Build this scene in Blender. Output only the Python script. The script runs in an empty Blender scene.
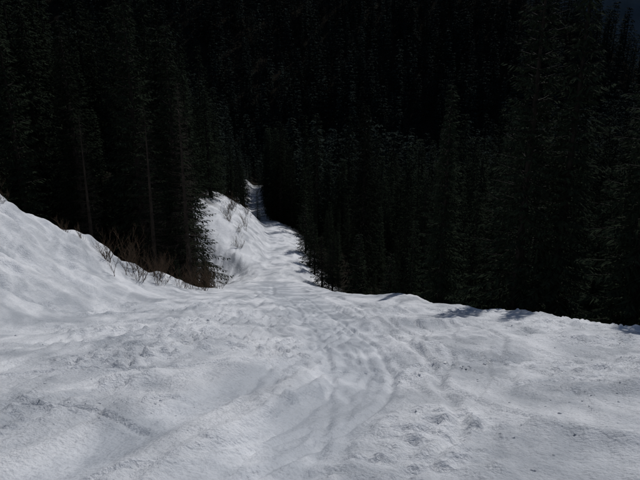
import bpy, math, random, time
import numpy as np
from mathutils import Vector
T0=time.time()
random.seed(4); rng=np.random.default_rng(7)
SC=bpy.context.scene
def link(o): SC.collection.objects.link(o); return o

# ------------------------------------------------------------ noise
def h2(ix,iy,s):
    n=(ix.astype(np.int64)*374761393+iy.astype(np.int64)*668265263+s*982451653)&0xffffffff
    n=((n^(n>>13))*1274126177)&0xffffffff
    n=(n^(n>>16))&0xffffffff
    return n/4294967295.0
def vn(x,y,s=0):
    x0=np.floor(x);y0=np.floor(y);fx=x-x0;fy=y-y0
    fx=fx*fx*fx*(fx*(fx*6-15)+10);fy=fy*fy*fy*(fy*(fy*6-15)+10)
    a=h2(x0,y0,s);b=h2(x0+1,y0,s);c=h2(x0,y0+1,s);d=h2(x0+1,y0+1,s)
    return ((a+(b-a)*fx)*(1-fy)+(c+(d-c)*fx)*fy)*2-1
def rn(x,y,s,ang=0.6):
    c,sn=math.cos(ang),math.sin(ang)
    return vn(x*c-y*sn+13.7*s,x*sn+y*c-7.1*s,s)
def sst(t):
    t=np.clip(t,0,1);return t*t*(3-2*t)

# ------------------------------------------------------------ terrain
_ys=np.arange(-400,4000,0.5)
_sl=0.37-0.17*sst((_ys-46)/14)-0.05*sst((_ys-110)/60)-0.15*sst((_ys-225)/30)
_zz=-np.cumsum(_sl)*0.5
_zz-=np.interp(0,_ys,_zz)
def zrun(y): return np.interp(y,_ys,_zz)
def xr(y): return np.interp(y,[-50,0,10,15,18,23,27.7,34,46,60,85,103,118,135,160,220,260],[26,15,10.6,8.5,7.0,5.2,3.9,1.8,-1.2,-2.4,-4.4,-6.4,-9.0,-11.6,-14.4,-19.0,-22])
def xl(y): return np.interp(y,[-50,0,15,30,45,60,85,103,118,135,160,220,260],[-14,-9,-7,-7.0,-6.0,-5.2,-7.0,-9.2,-12.0,-15.0,-18.2,-23.5,-26])

def macro(x,y):
    z=zrun(y)
    d=np.maximum(x-xr(y)+0.8,0)
    drop=0.62*(np.sqrt(d*d+2.2)-1.483)
    lim=14-7*sst((y-60)/60)
    drop=lim*(1-np.exp(-drop/lim))
    rise=np.minimum(np.maximum(d-60,0)*0.22,22)
    z=z-drop+rise
    d=np.maximum(xl(y)-x,0)
    r=1.2*(np.sqrt(d*d+8)-2.828)
    lim=15+0.25*np.maximum(d-12,0)
    r=lim*(1-np.exp(-r/lim))
    crest=29.3+1.2*np.sin(x*0.45)+0.8*np.sin(x*1.1+1)
    fade=1-sst((y-crest+3)/16)*0.97
    back=sst((y-58)/14)
    r2=1.3*(np.sqrt(d*d+0.8)-.894)
    lim2=8.5+0.3*np.maximum(d-10,0)
    r2=lim2*(1-np.exp(-r2/lim2))
    z=z+r*fade+r2*back
    z=z-1.5*sst((y-36)/8)*(1-back)*sst((d-0.5)/5)
    t=np.maximum(y-255,0)
    up=0.62*t+12*vn(x/90,y/90,5)*sst(t/80)
    R=np.maximum(165-0.56*np.minimum(x,0)-0.92*np.maximum(x,0),-25)+10*vn(x/120,y/200,9)
    k=14
    e=np.clip(0.5+0.5*(R-up)/k,0,1)
    up=R*(1-e)+up*e-k*e*(1-e)
    return z+up*sst(t/30)

def smoothpts(pts,n=8):
    P=[Vector((a,b,0)) for a,b in pts];out=[]
    for i in range(len(P)-1):
        p0=P[max(i-1,0)];p1=P[i];p2=P[i+1];p3=P[min(i+2,len(P)-1)]
        for k in range(n):
            t=k/n
            q=0.5*((2*p1)+(p2-p0)*t+(2*p0-5*p1+4*p2-p3)*t*t+(3*p1-p0-3*p2+p3)*t*t*t)
            out.append((q.x,q.y))
    out.append((P[-1].x,P[-1].y));return out
def stamp(x,y,pts,wd,fn,o):
    """add fn(distance) around a polyline; only touches samples close to each segment"""
    px=[p[0] for p in pts];py=[p[1] for p in pts];m=4*wd+.1
    idx=np.nonzero((x>min(px)-m)&(x<max(px)+m)&(y>min(py)-m)&(y<max(py)+m))[0]
    if len(idx)==0:return
    xs,ys=x[idx],y[idx];best=np.full(len(idx),1e9);tt=np.zeros(len(idx))
    n=len(pts)-1
    for i in range(n):
        ax,ay=pts[i];bx,by=pts[i+1]
        j=np.nonzero((xs>min(ax,bx)-m)&(xs<max(ax,bx)+m)&(ys>min(ay,by)-m)&(ys<max(ay,by)+m))[0]
        if len(j)==0: continue
        vx,vy=bx-ax,by-ay;L=vx*vx+vy*vy+1e-9
        t=np.clip(((xs[j]-ax)*vx+(ys[j]-ay)*vy)/L,0,1)
        dd=np.hypot(xs[j]-ax-t*vx,ys[j]-ay-t*vy)
        k=dd<best[j];best[j[k]]=dd[k];tt[j[k]]=(i+t[k])/n
    ok=best<m
    end=np.sin(np.clip(tt,0,1)*math.pi)**.4
    o[idx[ok]]+=(fn(best)*end)[ok]

def trk(y):
    c=np.interp(y,[0,4,6.4,9.3,14,20,35,50],[-1.4,-0.5,0.25,0.6,0.45,-0.25,-2.2,-4.0])
    w=np.interp(y,[0,4,6.4,9.3,14,20,35],[0.5,0.6,0.7,0.8,0.95,1.15,1.5])
    return c,w
def groom(x,y):
    c,w=trk(y)
    c=c+.06*rn(x/.9,y/1.1,90)
    main=np.exp(-((x-c)/w)**4)
    c2=np.interp(y,[0,3.5,5,7,9,12,18],[-2.6,-2.2,-1.75,-1.05,-.5,-.2,-.2])
    sec=np.exp(-((x-c2)/.34)**4)*sst((y-2)/1)*sst((11-y)/3)
    return np.clip(np.maximum(main,sec*.9)*sst((62-y)/20)*sst((y+3)/3),0,1)
grooves=[
 ([(-4.6,5.4),(-3.3,5.75),(-2.4,5.6),(-1.6,5.0)],0.05,0.06),
 ([(-5.5,7.5),(-3.5,8.1),(-2.0,8.3),(-0.6,9.4),(0.2,12)],0.07,0.06),
 ([(-6,11),(-4,12.0),(-2.0,13.2),(-0.6,16),(-1.2,24)],0.10,0.07),
 ([(3.6,4.2),(2.2,5.4),(1.7,7.5),(2.3,10),(2.1,14),(0.9,22)],0.06,0.05),
 ([(4.6,5.9),(3.4,7.4),(3.2,9.8),(3.9,12.5),(3.0,18)],0.06,0.05),
 ([(-2.2,3.6),(-0.6,4.6),(0.3,6.1),(0.7,8.6),(0.4,14),(-0.5,22)],0.035,0.03),
 ([(-1.2,3.3),(-.25,4.4),(0.75,6.4),(1.15,9.3),(0.95,14),(.2,20),(-1.3,34)],0.05,0.05),
 ([(-2.6,3.2),(-1.0,4.4),(-.1,6.0),(.15,8.6),(-.1,14),(-.9,22),(-2.6,36)],0.05,0.04),
 ([(0.2,3.4),(1.25,4.9),(1.6,7.2),(1.8,10.2),(1.3,16)],0.06,0.055),
 ([(-7,16),(-4,16.8),(-2.4,19),(-2.6,26)],0.11,0.07),
 ([(7,10.4),(5,11.6),(4.6,14),(3,20)],0.09,0.06),
 ([(9,14),(6,14.8),(3.8,17),(1.6,24),(-.6,34)],0.11,0.07),
 ([(-12,22),(-7,21.5),(-4,24),(-2.8,32),(-3.6,44)],0.12,0.08),
 ([(-12,17),(-8,17.6),(-4.5,20),(-3.4,27),(-3.8,40)],0.12,0.08),
]
r_=random.Random(11)
for i in range(42):      # swinging ski tracks
    x0=r_.uniform(-7,8);y0=r_.uniform(2.6,7);pts=[];ph=r_.uniform(0,6.28);A=r_.uniform(.3,1.1);wl=r_.uniform(7,15)
    y=y0
    ln=r_.uniform(5,26)
    while y<y0+ln:
        f=1-.75*sst((y-8)/34)
        pts.append(((x0*f+A*f*math.sin(ph+y/wl*6.28))-2.2*sst((y-6)/40)*1.3,y));y+=wl/7
    if len(pts)>2:
        d_=r_.uniform(.015,.04);w_=r_.choice((.03,.045,.06,.08))
        grooves.append((pts,w_,d_))
        if i%3==0: grooves.append(([(a+.24,b+.05) for a,b in pts],w_,d_*.8))
for i in range(36):      # short sideslip scrapes
    x0=r_.uniform(-6,6);y0=r_.uniform(3.5,22);a=r_.uniform(-.5,.5);L_=r_.uniform(.6,2.2)
    grooves.append(([(x0,y0),(x0+L_*.5*math.cos(a)+.1,y0+L_*.5*math.sin(a)+.15),(x0+L_*math.cos(a),y0+L_*math.sin(a))],r_.uniform(.04,.10),r_.uniform(.02,.04)))
ridges=[
 ([(-1.0,4.7),(-0.55,5.7),(-0.15,6.9),(0.0,8.0)],0.11,0.16),
 ([(-1.25,4.9),(-0.75,6.0),(-0.4,7.0)],0.06,0.06),
 ([(-2.9,7.2),(-2.0,7.6),(-1.3,8.3),(-1.1,9.2)],0.36,0.18),
 ([(-3.8,9.4),(-2.6,9.9),(-1.6,11.2)],0.4,0.15),
 ([(1.8,11.5),(2.3,10.2),(3.2,9.2)],0.3,0.14),
 ([(1.5,17),(2.4,15.6),(4.2,15)],0.45,0.17),
 ([(0.9,21),(2.0,19.4),(3.6,19.6)],0.5,0.18),
 ([(-3.9,16),(-2.2,17.5),(-1.6,20)],0.5,0.18),
 ([(-6,13),(-4.6,13.9),(-3.6,15.6)],0.5,0.18),
 ([(2.0,5.3),(2.7,4.7),(3.6,4.6)],0.2,0.08),
 ([(3.0,7.0),(4.0,6.5),(5.0,6.7)],0.26,0.11),
 ([(4.4,12),(5.4,11),(6.6,11)],0.4,0.16),
]
def detail(x,y):
    shp=x.shape;x=x.ravel();y=y.ravel()
    m=np.zeros(x.shape)
    near=(y<75)&(y>-4)&(np.abs(x)<26)
    a=x[near];b=y[near]
    if len(a):
        c,w=trk(b)
        ont=groom(a,b)
        rough=1-0.9*ont
        amp=1+0.15*sst((b-10)/15)
        o=0.11*rn(a/3.1,b/4.0,1)*amp+0.072*rn(a/1.35,b/2.1,2,.5)*(1-.7*ont)*amp
        o+=0.028*(1-2*np.abs(rn(a/0.75,b/1.7,3,.15)))*rough*amp
        cl=sst(rn(a/1.9,b/2.4,21)*2.6)
        o+=0.038*rn(a/0.32,b/0.45,4,.4)*rough*(0.05+cl)
        o+=0.014*(rn((a-c)/0.14,b/2.6,23,0.03)*rough)*(1.15-cl)*sst((34-b)/12)
        ch=rn(a/0.14,b/0.15,6,.9)
        o+=0.11*np.maximum(ch-0.15,0)*cl*rough*sst((30-b)/10)
        o+=0.016*rn(a/0.085,b/0.09,8,.2)*rough*cl*sst((16-b)/8)
        o-=0.09*ont
        o+=0.07*np.exp(-((np.abs(a-c)-w*1.08)/0.13)**2)*(0.5+0.6*rn(a/0.5,b/0.6,30))*sst((45-b)/10)
        o+=0.004*ont*np.sin((a-c)*24+rn(a,b/2.5,33)*4)*sst((22-b)/10)
        wob=0.05*rn(a/0.7,b/0.7,40);aw=a+wob;bw=b+wob*.5
        for pts,wd,dp in grooves:
            stamp(aw,bw,smoothpts(pts),2*wd,lambda d:-dp*np.exp(-(d/wd)**2)+0.5*dp*np.exp(-((d-2.1*wd)/wd)**2),o)
        mod=0.85+0.3*rn(a/0.25,b/0.3,44)
        for pts,wd,hh in ridges:
            tmp=np.zeros(len(o));stamp(aw,b-wob,smoothpts(pts),wd,lambda d:hh*np.exp(-(d/wd)**2),tmp);o+=tmp*mod
        m[near]=o
    m+=0.5*rn(x/9,y/11,12)*sst((y-35)/20)
    d=np.maximum(xl(y)-x,0)
    m+=(0.34*rn(x/2.2,y/2.2,15)+0.22*rn(x/0.9,y/0.9,16)+.11*rn(x/.4,y/.4,18))*sst(d/4)*sst((150-y)/20)
    d=np.maximum(x-xr(y)+1.8,0)
    m+=(0.20*rn(x/2.5,y/2.5,17)+0.07*rn(x/0.8,y/0.8,19))*sst(d/2)*sst((150-y)/20)
    return m.reshape(shp)
def height(x,y): return macro(x,y)+detail(x,y)
def hz(x,y): return float(macro(np.array([float(x)]),np.array([float(y)]))[0])

def axis_x():
    a=list(np.arange(-15,12.01,0.05));v=a[-1];s=.05
    R=[]
    while v<1800: s*=1.07;s=min(s,60);v+=s;R.append(v)
    v=a[0];s=.05;L=[]
    while v>-1800: s*=1.07;s=min(s,60);v-=s;L.append(v)
    return np.array(L[::-1]+a+R)
def axis_y():
    out=[];v=3.0
    while v<1400:
        out.append(v);v+=max(.03,.0062*v) if v<60 else .013*v
    v=3.0;s=.05;B=[]
    while v>-300: s*=1.12;v-=s;B.append(v)
    return np.array(B[::-1]+out)
ax,ay=axis_x(),axis_y()
X,Y=np.meshgrid(ax,ay)
Z=height(X,Y)
print('grid',X.shape,time.time()-T0)
def grid_mesh(name,X,Y,Z):
    ny,nx=X.shape
    me=bpy.data.meshes.new(name)
    co=np.stack([X,Y,Z],-1).reshape(-1,3).astype(np.float32)
    i=np.arange(ny*nx).reshape(ny,nx)
    q=np.stack([i[:-1,:-1],i[:-1,1:],i[1:,1:],i[1:,:-1]],-1).reshape(-1,4).astype(np.int32)
    me.vertices.add(len(co));me.vertices.foreach_set('co',co.ravel())
    me.loops.add(q.size);me.loops.foreach_set('vertex_index',q.ravel())
    me.polygons.add(len(q));me.polygons.foreach_set('loop_start',np.arange(0,q.size,4,dtype=np.int32))
    me.polygons.foreach_set('use_smooth',np.ones(len(q),dtype=bool))
    me.update(calc_edges=True)
    return me
gm=grid_mesh('snow_ground',X,Y,Z)
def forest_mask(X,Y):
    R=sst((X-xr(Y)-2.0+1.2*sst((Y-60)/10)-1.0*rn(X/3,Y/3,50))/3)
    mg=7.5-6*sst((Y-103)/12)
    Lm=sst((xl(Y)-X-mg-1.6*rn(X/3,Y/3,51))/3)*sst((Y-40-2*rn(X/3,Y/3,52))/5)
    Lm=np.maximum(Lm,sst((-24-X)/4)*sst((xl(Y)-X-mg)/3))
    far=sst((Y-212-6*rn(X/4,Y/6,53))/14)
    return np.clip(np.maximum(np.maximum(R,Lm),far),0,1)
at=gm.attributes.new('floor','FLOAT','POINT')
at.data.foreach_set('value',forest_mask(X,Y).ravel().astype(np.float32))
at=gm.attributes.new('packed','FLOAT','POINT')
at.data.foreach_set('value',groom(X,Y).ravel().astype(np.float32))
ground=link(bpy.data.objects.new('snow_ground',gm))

# ------------------------------------------------------------ materials
def mat(name):
    m=bpy.data.materials.new(name);m.use_nodes=True
    nt=m.node_tree;return m,nt,nt.nodes['Principled BSDF']
def N(nt,t,**k):
    n=nt.nodes.new(t)
    for a,b in k.items():
        if a in n.inputs: n.inputs[a].default_value=b
        else: setattr(n,a,b)
    return n
m,nt,bs=mat('snow')
L=nt.links.new
geo=N(nt,'ShaderNodeNewGeometry')
att=N(nt,'ShaderNodeAttribute',attribute_name='floor')
pk=N(nt,'ShaderNodeAttribute',attribute_name='packed')
mp=N(nt,'ShaderNodeMapping');mp.inputs['Scale'].default_value=(1,.6,1);mp.inputs['Rotation'].default_value=(0,0,.35)
L(geo.outputs['Position'],mp.inputs['Vector'])
n1=N(nt,'ShaderNodeTexNoise',Scale=0.7,Detail=6.0,Roughness=.62,Distortion=.6)
L(mp.outputs[0],n1.inputs['Vector'])
n2=N(nt,'ShaderNodeTexNoise',Scale=20.0,Detail=5.0,Roughness=.75)
n3=N(nt,'ShaderNodeTexNoise',Scale=5.0,Detail=3.0,Roughness=.65)
for n in (n2,n3): L(geo.outputs['Position'],n.inputs['Vector'])
def madd(a,k,b=None,add=0):
    q=N(nt,'ShaderNodeMath',operation='MULTIPLY_ADD');L(a,q.inputs[0]);q.inputs[1].default_value=k
    if b is None: q.inputs[2].default_value=add
    else: L(b,q.inputs[2])
    return q.outputs[0]
def mul2(a,b):
    q=N(nt,'ShaderNodeMath',operation='MULTIPLY');L(a,q.inputs[0]);L(b,q.inputs[1]);return q.outputs[0]
cr=N(nt,'ShaderNodeValToRGB')
cr.color_ramp.elements[0].position=.36;cr.color_ramp.elements[0].color=(.46,.49,.53,1)
cr.color_ramp.elements[1].position=.62;cr.color_ramp.elements[1].color=(.79,.805,.83,1)  # fresh and packed snow patches, with broad mound light and shade painted in
L(madd(pk.outputs['Fac'],-.12,n1.outputs['Fac']),cr.inputs['Fac'])
cr2=N(nt,'ShaderNodeValToRGB')
cr2.color_ramp.elements[0].position=.28;cr2.color_ramp.elements[0].color=(.72,.72,.73,1)
cr2.color_ramp.elements[1].position=.48;cr2.color_ramp.elements[1].color=(1,1,1,1)
L(n2.outputs['Fac'],cr2.inputs['Fac'])
mul=N(nt,'ShaderNodeMix',data_type='RGBA',blend_type='MULTIPLY');mul.inputs[0].default_value=1
L(cr.outputs['Color'],mul.inputs[6]);L(cr2.outputs['Color'],mul.inputs[7])
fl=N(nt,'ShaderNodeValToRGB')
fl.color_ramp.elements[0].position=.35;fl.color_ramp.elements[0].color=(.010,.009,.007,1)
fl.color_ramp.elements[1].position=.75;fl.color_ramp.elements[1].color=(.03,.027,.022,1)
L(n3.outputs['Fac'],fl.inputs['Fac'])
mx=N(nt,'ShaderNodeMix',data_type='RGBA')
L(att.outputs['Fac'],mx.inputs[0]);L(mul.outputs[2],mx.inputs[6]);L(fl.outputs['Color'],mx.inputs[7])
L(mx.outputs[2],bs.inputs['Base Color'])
rr=N(nt,'ShaderNodeMapRange');L(n1.outputs['Fac'],rr.inputs[0])
rr.inputs[1].default_value=.38;rr.inputs[2].default_value=.56;rr.inputs[3].default_value=.32;rr.inputs[4].default_value=.6
L(rr.outputs[0],bs.inputs['Roughness'])
L(madd(att.outputs['Fac'],-.5,add=.5),bs.inputs['Specular IOR Level'])
hsum=madd(n3.outputs['Fac'],.05)
hsum=madd(n2.outputs['Fac'],.036,hsum)
hsum=mul2(hsum,madd(pk.outputs['Fac'],-.55,add=1))
bp=N(nt,'ShaderNodeBump',Strength=.9,Distance=1.0)
L(hsum,bp.inputs['Height']);L(bp.outputs['Normal'],bs.inputs['Normal'])
gm.materials.append(m);snow=m

def simple(name,c1,c2,scale,rough=.8,spec=.1,vary=False):
    m,nt,bs=mat(name)
    tc=N(nt,'ShaderNodeTexCoord');n=N(nt,'ShaderNodeTexNoise',Scale=scale,Detail=3.0)
    nt.links.new(tc.outputs['Object'],n.inputs['Vector'])
    r=N(nt,'ShaderNodeValToRGB');r.color_ramp.elements[0].position=.3;r.color_ramp.elements[1].position=.7
    r.color_ramp.elements[0].color=(*c1,1);r.color_ramp.elements[1].color=(*c2,1)
    nt.links.new(n.outputs['Fac'],r.inputs['Fac']);out=r.outputs['Color']
    if vary:   # every tree its own tone
        oi=N(nt,'ShaderNodeObjectInfo')
        mr=N(nt,'ShaderNodeMapRange');mr.inputs[3].default_value=.5;mr.inputs[4].default_value=1.5
        nt.links.new(oi.outputs['Random'],mr.inputs[0])
        vm=N(nt,'ShaderNodeVectorMath',operation='SCALE');nt.links.new(out,vm.inputs[0]);nt.links.new(mr.outputs[0],vm.inputs['Scale']);out=vm.outputs[0]
    nt.links.new(out,bs.inputs['Base Color'])
    bs.inputs['Roughness'].default_value=rough;bs.inputs['Specular IOR Level'].default_value=spec
    return m
bark=simple('spruce_bark',(.012,.010,.009),(.028,.024,.020),3)
needle=simple('spruce_needles',(.009,.013,.008),(.020,.028,.017),.8,1,.02,True)
farn=simple('far_spruce_needles',(.013,.019,.016),(.026,.036,.030),.8,1,.02,True)
larch_m=simple('larch_twigs',(.02,.016,.013),(.045,.036,.028),2)
shrub_m=simple('shrub_bark',(.04,.028,.018),(.10,.065,.04),6)

# ------------------------------------------------------------ trees
def tube(V,F,M,p,q,r0,r1,mi,n=5):
    p=Vector(p);q=Vector(q);d=(q-p)
    if d.length<1e-6:return
    d.normalize();a=d.orthogonal().normalized();b=d.cross(a)
    s=len(V)
    for c,r in ((p,r0),(q,r1)):
        for k in range(n):
            t=2*math.pi*k/n;V.append(c+a*(r*math.cos(t))+b*(r*math.sin(t)))
    for k in range(n):
        F.append((s+k,s+(k+1)%n,s+n+(k+1)%n,s+n+k));M.append(mi)
def mk(name,V,F,M,mats):
    me=bpy.data.meshes.new(name);me.from_pydata([tuple(v) for v in V],[],F)
    me.polygons.foreach_set('material_index',M)
    for x in mats: me.materials.append(x)
    me.update();return me
def conifer(name,seed,H,Rb,whorls,nb,tw,twl,tww,bare=.04,mats=None,bw=True,droop=.35):
    r=random.Random(seed);V=[];F=[];M=[]
    n=8 if whorls>30 else 3
    lean=Vector((r.uniform(-.02,.02),r.uniform(-.02,.02),0))
    tr=H*.013+.03
    for i in range(n):
        z0,z1=H*i/n-(.6 if i==0 else 0),H*(i+1)/n
        tube(V,F,M,lean*z0+Vector((0,0,z0)),lean*z1+Vector((0,0,z1)),tr*(1-i/n)+.012,tr*(1-(i+1)/n)+.01,0,6)
    sect=[r.uniform(.7,1.2) for _ in range(12)]
    for w in range(whorls):
        t=bare+(1-bare)*(w+r.uniform(-.3,.3))/whorls
        t=min(max(t,bare),.995);z=H*t
        env=Rb*((1-t)**.78)*(0.62+.38*min(1,(t-bare)*5+.35))+.12
        for b in range(nb):
            a=2*math.pi*(b+r.random()*.9)/nb+w*1.3
            Lb=env*r.uniform(.55,1.15)*sect[int((a/(2*math.pi)*12+w*.15))%12]
            if r.random()<.07: continue
            out=Vector((math.cos(a),math.sin(a),0));side=Vector((-out.y,out.x,0))
            up0=.45*t-.15
            dr=droop*(1-t*.7)*r.uniform(.7,1.3)
            def P(s): return lean*z+Vector((0,0,z))+out*(Lb*s)+Vector((0,0,Lb*(up0*s-dr*s*s+.18*s**4)))
            if bw:
                tube(V,F,M,P(0),P(.5),.012+.012*Lb/ max(Rb,.1)*1.5,.012,0,3);tube(V,F,M,P(.5),P(1),.012,.004,0,3)
            k=max(2,int(tw*(Lb/Rb)+.5))
            for j in range(k):
                s=.16+.84*(j+r.random()*.8)/k;s=min(s,1)
                base=P(s)
                for sg in (-1,1):
                    ang=r.uniform(.5,1.1)
                    l=twl*(1.15-s)*r.uniform(.6,1.25)*(.5+.5*Lb/Rb)+twl*.15
                    d=(out*math.cos(ang)+side*(sg*math.sin(ang))+Vector((0,0,-r.uniform(.1,.9)))).normalized()
                    wv=(d.cross(Vector((0,0,1)))+Vector((0,0,r.uniform(-.9,.9)))).normalized()*tww*r.uniform(.7,1.3)
                    q=len(V)
                    V.extend([base,base+d*l*.45+wv,base+d*l,base+d*l*.45-wv])
                    F.append((q,q+1,q+2,q+3));M.append(1)
    return mk(name,V,F,M,mats)
SP=[bark,needle];FP=[bark,farn]
near=[conifer('spruce_mesh_%d'%i,10+i,20,h,58,7,16,.8,.055,mats=SP) for i,h in enumerate((2.8,3.4,2.4))]
young=[conifer('young_spruce_mesh_%d'%i,30+i,6,h,26,6,9,.5,.04,mats=SP,bare=.02) for i,h in enumerate((1.5,1.3))]
larch=[conifer('larch_mesh_%d'%i,40+i,18,2.6,48,5,14,.6,.011,mats=[larch_m,larch_m],bare=.1,droop=.15) for i in range(2)]
midn=[conifer('wood_spruce_mesh_%d'%i,50+i,20,h,44,6,9,1.0,.065,mats=SP,bw=False) for i,h in enumerate((3.2,2.6,3.6))]
mid=[conifer('forest_spruce_mesh_%d'%i,60+i,20,h,20,5,3,1.8,.22,mats=FP,bw=False) for i,h in enumerate((3.4,2.9,3.8))]
print('faces',[len(m.polygons) for m in near+midn+mid],time.time()-T0)

def put(name,me,x,y,s,rot,sz=None,sink=.2):
    o=bpy.data.objects.new(name,me);o.location=(x,y,hz(x,y)-sink);o.rotation_euler=(0,0,rot)
    o.scale=(s,s,sz or s);return link(o)
for x,y,s,k,ro in [(-11.3,47.5,1.1,0,0),(-14.5,49,1.25,1,1),(-18.5,47,1.1,2,2),(-11.4,53,1.0,1,3),(-22.5,46,1.15,0,4),
                   (-14,56,1.3,2,5),(-27,49,1.15,1,.5),(-17,55,1.3,0,1.5),(-21.5,54,1.2,1,2.6),(-16.0,62,1.15,0,2.2),(-26,57,1.3,2,.1),(-24.5,43,.95,2,3.3)]:
    put('spruce_tree',near[k],x,y,s,ro)
for x,y,s,k,ro in [(-10.2,45.5,.95,0,0),(-12.6,44.6,.85,1,2),(-17,44,.8,0,4)]:
    put('larch_tree',larch[k],x,y,s,ro)
for x,y,s,k,ro in [(-10.6,43.2,.6,0,0),(-12.2,42.5,.5,1,1),(-9.3,46.5,.55,1,2),(-14.4,41.5,.6,0,3),(-9.9,50,.8,0,5),(-19,41,.7,1,.4)]:
    put('young_spruce_tree',young[k],x,y,s,ro)
for x,y,s,k,ro in [(8,46,.7,0,0),(13,42,.95,1,1),(18,38,.75,2,2),(4.2,58,1.0,1,3),(11,53,1.15,2,4),(23,42,1.1,0,5),(17,48,.9,1,.7),(22,33,.85,2,1.2),(28,38,.95,1,2.4),
                   (9.2,27.0,.94,1,.3),(10.6,26.0,.93,0,2.8),(12.1,22.0,.95,2,1.1),(6.9,33,.72,2,1.9),(14.6,21.4,.8,0,.9)]:
    put('spruce_tree',near[k],x,y,s,ro)
for x,y,s,k,ro in [(1.1,52,.9,0,0),(3.2,49,1.2,1,1),(5.3,44,1.0,0,2),(8.2,39,1.15,1,3),(11,35,1.0,0,4),(13.5,31,1.0,1,5),(16.5,29,1.15,0,.5),(17,25,.95,1,1.5),
                   (.2,57,.9,1,.2),(-.6,62,1.0,0,2.5),(-1.2,69,1.1,1,2.9),(-1.9,77,1.2,0,1)]:
    put('young_spruce_tree',young[k],x,y,s,ro)

# forest masses (instanced)
random.seed(9)
nearP=[];farP=[]
cand=[];y=14.0
while y<236:
    st=3.7 if y<110 else 4.8
    x=-150.0
    while x<150:
        cand.append((x+random.uniform(-1.7,1.7),y+random.uniform(-1.7,1.7)));x+=st
    y+=st
for x,y in cand:
    R=float(xr(y));Lf=float(xl(y))
    if abs(x)>20+y*.66: continue
    cn=.8+.45*float(rn(np.array([x/14]),np.array([y/14]),70)[0])
    if x>R:
        d=x-R
        mg=3.0 if y<112 else .6
        if d<mg or (d<17 and y<36): continue
        s=min(1.15,((2.5+.95*d) if y<104 else (9+2.5*d))/20)*random.uniform(.65,1.2)*cn**.5
        if y<62 and d<22 and random.random()<.5: continue
    elif x<Lf:
        if y<58 and x>-30: continue
        d=Lf-x
        mg=8.5 if y<104 else .8
        if d<mg: continue
        s=min(1.25,(7+1.5*d)/20)*random.uniform(.7,1.15)*cn**.5
        if random.random()<.08: continue
    else: 
        if y<214: continue
        s=random.uniform(.3,.8)
    (nearP if y<125 else farP).append((x,y,s))
y=110.0
while y<218:      # close wall of tall trees on the sunny side of the far lane
    nearP.append((float(xr(y))+.6+random.uniform(0,2.2),y,random.uniform(.8,1.1)));y+=1.8
y=236.0
while y<640:
    st=6.0 if y<380 else 7.5
    x=-.62*y
    while x<.66*y:
        xx,yy=x+random.uniform(-2.8,2.8),y+random.uniform(-2.8,2.8);x+=st
        if random.random()<.06: continue
        farP.append((xx,yy,random.uniform(.55,1.3)))
    y+=st
print('forest',len(nearP),len(farP))
def scatter(name,P,meshes):
    P=np.array(P);z=macro(P[:,0],P[:,1])-.3
    fm=bpy.data.meshes.new(name);fm.from_pydata([tuple(v) for v in np.stack([P[:,0],P[:,1],z],1)],[],[])
    wd=P[:,2]*rng.uniform(.75,1.3,len(P))
    for nm,v in (('scl',P[:,2]),('wid',wd),('rot',rng.uniform(0,6.28,len(P)))):
        a=fm.attributes.new(nm,'FLOAT','POINT');a.data.foreach_set('value',v.astype(np.float32))
    ob=link(bpy.data.objects.new(name,fm))
    col=bpy.data.collections.new(name+'_trees')
    for i,me in enumerate(meshes): col.objects.link(bpy.data.objects.new(name+'_tree_%d'%i,me))
    ng=bpy.data.node_groups.new(name,'GeometryNodeTree')
    ng.interface.new_socket('Geometry',in_out='INPUT',socket_type='NodeSocketGeometry')
    ng.interface.new_socket('Geometry',in_out='OUTPUT',socket_type='NodeSocketGeometry')
    gi=ng.nodes.new('NodeGroupInput');go=ng.nodes.new('NodeGroupOutput')
    ip=ng.nodes.new('GeometryNodeInstanceOnPoints');ci=ng.nodes.new('GeometryNodeCollectionInfo')
    ci.inputs['Collection'].default_value=col;ci.inputs['Separate Children'].default_value=True;ci.inputs['Reset Children'].default_value=True
    ip.inputs['Pick Instance'].default_value=True
    def na(nm):
        n=ng.nodes.new('GeometryNodeInputNamedAttribute');n.data_type='FLOAT';n.inputs['Name'].default_value=nm;return n.outputs['Attribute']
    cx=ng.nodes.new('ShaderNodeCombineXYZ');cs=ng.nodes.new('ShaderNodeCombineXYZ');l=ng.links.new
    l(gi.outputs[0],ip.inputs['Points']);l(ci.outputs[0],ip.inputs['Instance'])
    l(na('rot'),cx.inputs['Z']);l(cx.outputs[0],ip.inputs['Rotation'])
    w_=na('wid');l(w_,cs.inputs['X']);l(w_,cs.inputs['Y']);l(na('scl'),cs.inputs['Z']);l(cs.outputs[0],ip.inputs['Scale'])
    l(ip.outputs[0],go.inputs[0])
    ob.modifiers.new('scatter','NODES').node_group=ng
scatter('conifer_wood',nearP,midn)
scatter('conifer_forest',farP,mid)

# ------------------------------------------------------------ shrubs on the bank
def shrub(name,seed,H,stems,spread):
    r=random.Random(seed);V=[];F=[];M=[]
    def br(p,d,l,rad,lev):
        segs=4;q=p
        for i in range(segs):
            d=(d+Vector((r.uniform(-.22,.22),r.uniform(-.22,.22),r.uniform(-.02,.16)))).normalized()
            n=q+d*(l/segs);r0=rad*(1-i/segs*.75);r1=rad*(1-(i+1)/segs*.75)
            tube(V,F,M,q,n,r0,r1,0,4)
            if lev>0:
                for _ in range(r.choice((1,2,2))):
                    s=(d+Vector((r.uniform(-1,1),r.uniform(-1,1),r.uniform(-.1,.6)))).normalized()
                    br(n,s,l*r.uniform(.3,.5),rad*.5,lev-1)
            q=n
    for _ in range(stems):
        d=Vector((r.uniform(-spread,spread),r.uniform(-spread,spread),1)).normalized()
        br(Vector((r.uniform(-.15,.15),r.uniform(-.15,.15),-.3)),d,H*r.uniform(.6,1.1),.016,2)
    return mk(name,V,F,M,[shrub_m])
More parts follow.
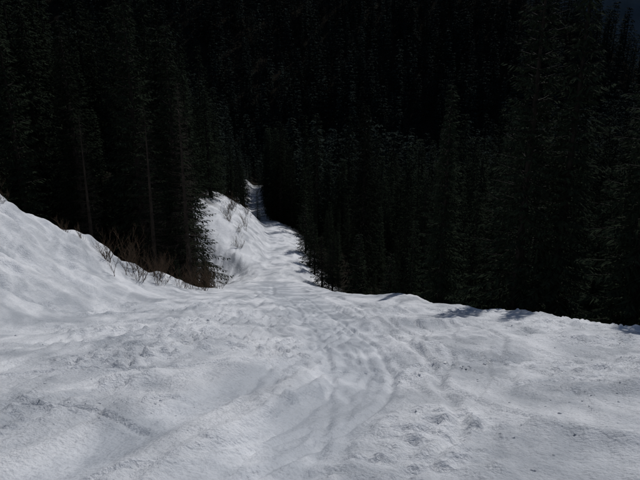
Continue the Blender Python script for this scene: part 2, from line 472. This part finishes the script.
sh=[shrub('shrub_mesh_%d'%i,80+i,1.3,n,sp) for i,(n,sp) in enumerate(((4,.4),(8,.7),(2,.25)))]
random.seed(21)
for x,y,s,k in [(-10.4,28.6,.9,0),(-9.9,29.4,.8,2),(-9.4,30.2,1.1,1),(-11.6,29,.9,2),(-8.9,32,1.1,1),(-8.2,34,1.2,1),(-7.7,35,1.1,0),(-7.2,36,1.1,1),(-9.9,36.5,1.4,0),(-12.8,30,.7,2),(-8.0,38,1.3,0),
                (-13.5,25.4,.8,1),(-13.2,24.5,.6,0),(-10.2,37.5,1.4,1),(-11.2,34,1.4,1),(-7.0,39,1.3,1),(-9.0,33,1.3,2),(-10.0,31.5,1.2,0),(-7.6,41,1.4,0),(-9.8,27.4,.7,2),(-8.6,31,.9,0),
                (-10.9,30,1.0,1),(-12.1,28.3,.7,0),
                (-9.0,66,1.2,1),(-11.0,72,1.4,1),(-10.2,80,1.5,0),(-12.6,86,1.7,1),(-9.6,70,1.2,0),(-13.2,92,1.5,0),(-12.2,78,1.3,1),(-11.6,96,1.5,1),(-9.4,75,1.0,2)]:
    put('bare_shrub',sh[k],x,y,s,random.uniform(0,6),sink=.0)

# ------------------------------------------------------------ snow clods
import bmesh
bmc=bmesh.new();bmesh.ops.create_icosphere(bmc,subdivisions=1,radius=1)
bv=np.array([v.co[:] for v in bmc.verts]);bf=[[v.index for v in f.verts] for f in bmc.faces];bmc.free()
cl=[]
def cluster(cx,cy,rx,ry,n,smin,smax):
    for _ in range(n):
        x=cx+rng.normal()*rx;yv=cy+rng.normal()*ry
        if yv<2.5: continue
        cl.append((x,yv,smin+(smax-smin)*rng.random()**4))
cluster(-2.1,6.0,.4,.25,60,.006,.03)
cluster(-3.2,6.8,.7,.4,40,.006,.025)
cluster(2.2,4.9,.5,.35,60,.005,.022)
cluster(3.3,6.2,.8,.7,70,.006,.03)
cluster(2.0,8.5,.6,1.0,50,.008,.03)
cluster(5,11,1.3,2,60,.01,.04)
cluster(-5,14,2,3,50,.015,.05)
V=[];F=[]
cx_=np.array([c[0] for c in cl]);cy_=np.array([c[1] for c in cl]);cz_=height(cx_,cy_)
for (x,yv,s),z in zip(cl,cz_):
    v=bv*(1+.25*rng.normal(size=(len(bv),1)))*np.array([1,rng.uniform(.7,1.1),rng.uniform(.4,.65)])*s
    a=rng.uniform(0,6.28);c,sn=math.cos(a),math.sin(a)
    v=np.stack([v[:,0]*c-v[:,1]*sn,v[:,0]*sn+v[:,1]*c,v[:,2]-v[:,1]*.37],1)+np.array([x,yv,z])
    o=len(V);V.extend(map(tuple,v));F.extend([[i+o for i in f] for f in bf])
me=bpy.data.meshes.new('snow_clods');me.from_pydata(V,[],F);me.materials.append(snow);me.update()
me.polygons.foreach_set('use_smooth',[True]*len(me.polygons))
link(bpy.data.objects.new('snow_clods',me))

# ------------------------------------------------------------ distant mountain (steep, wooded, shaded face)
xs=np.linspace(-1200,3600,420);ys=np.linspace(1500,3000,200)
XX,YY=np.meshgrid(xs,ys)
t=(YY-1500)/1500
ZZ=-320+1500*np.sin(np.clip(t*1.3,0,1)*math.pi/2)+140*vn(XX/400,YY/400,60)+60*vn(XX/150,YY/150,61)+30*vn(XX/50,YY/50,62)+16*vn(XX/18,YY/18,63)
mm=grid_mesh('distant_mountain',XX,YY,ZZ)
mm.materials.append(simple('hazy_forest',(.06,.075,.085),(.11,.13,.145),.012,1,.0))  # distance haze is put into this blue-grey forest colour
link(bpy.data.objects.new('distant_mountain',mm))

# ------------------------------------------------------------ light
EL,AZ=math.radians(43),math.radians(27)
w=bpy.data.worlds.new('World');SC.world=w;w.use_nodes=True
wn=w.node_tree;bg=wn.nodes['Background']
sk=wn.nodes.new('ShaderNodeTexSky');sk.sky_type='NISHITA';sk.sun_disc=False
sk.sun_elevation=EL;sk.sun_rotation=AZ;sk.altitude=1500
wn.links.new(sk.outputs[0],bg.inputs[0]);bg.inputs[1].default_value=.055
sd=bpy.data.lights.new('sun','SUN');sd.energy=2.55;sd.angle=math.radians(.5);sd.color=(1,.975,.95)
so=link(bpy.data.objects.new('sun',sd))
dirv=Vector((math.sin(AZ)*math.cos(EL),math.cos(AZ)*math.cos(EL),math.sin(EL)))
so.rotation_euler=dirv.to_track_quat('Z','Y').to_euler();so.location=dirv*100

cd=bpy.data.cameras.new('camera');cd.lens=35;cd.sensor_width=36;cd.clip_end=8000;cd.clip_start=.05
co=link(bpy.data.objects.new('camera',cd));co.location=(0,0,1.7);co.rotation_euler=(math.radians(72),0,0)
SC.camera=co
SC.view_settings.view_transform='Standard';SC.view_settings.look='None';SC.view_settings.exposure=0
print('done',time.time()-T0)
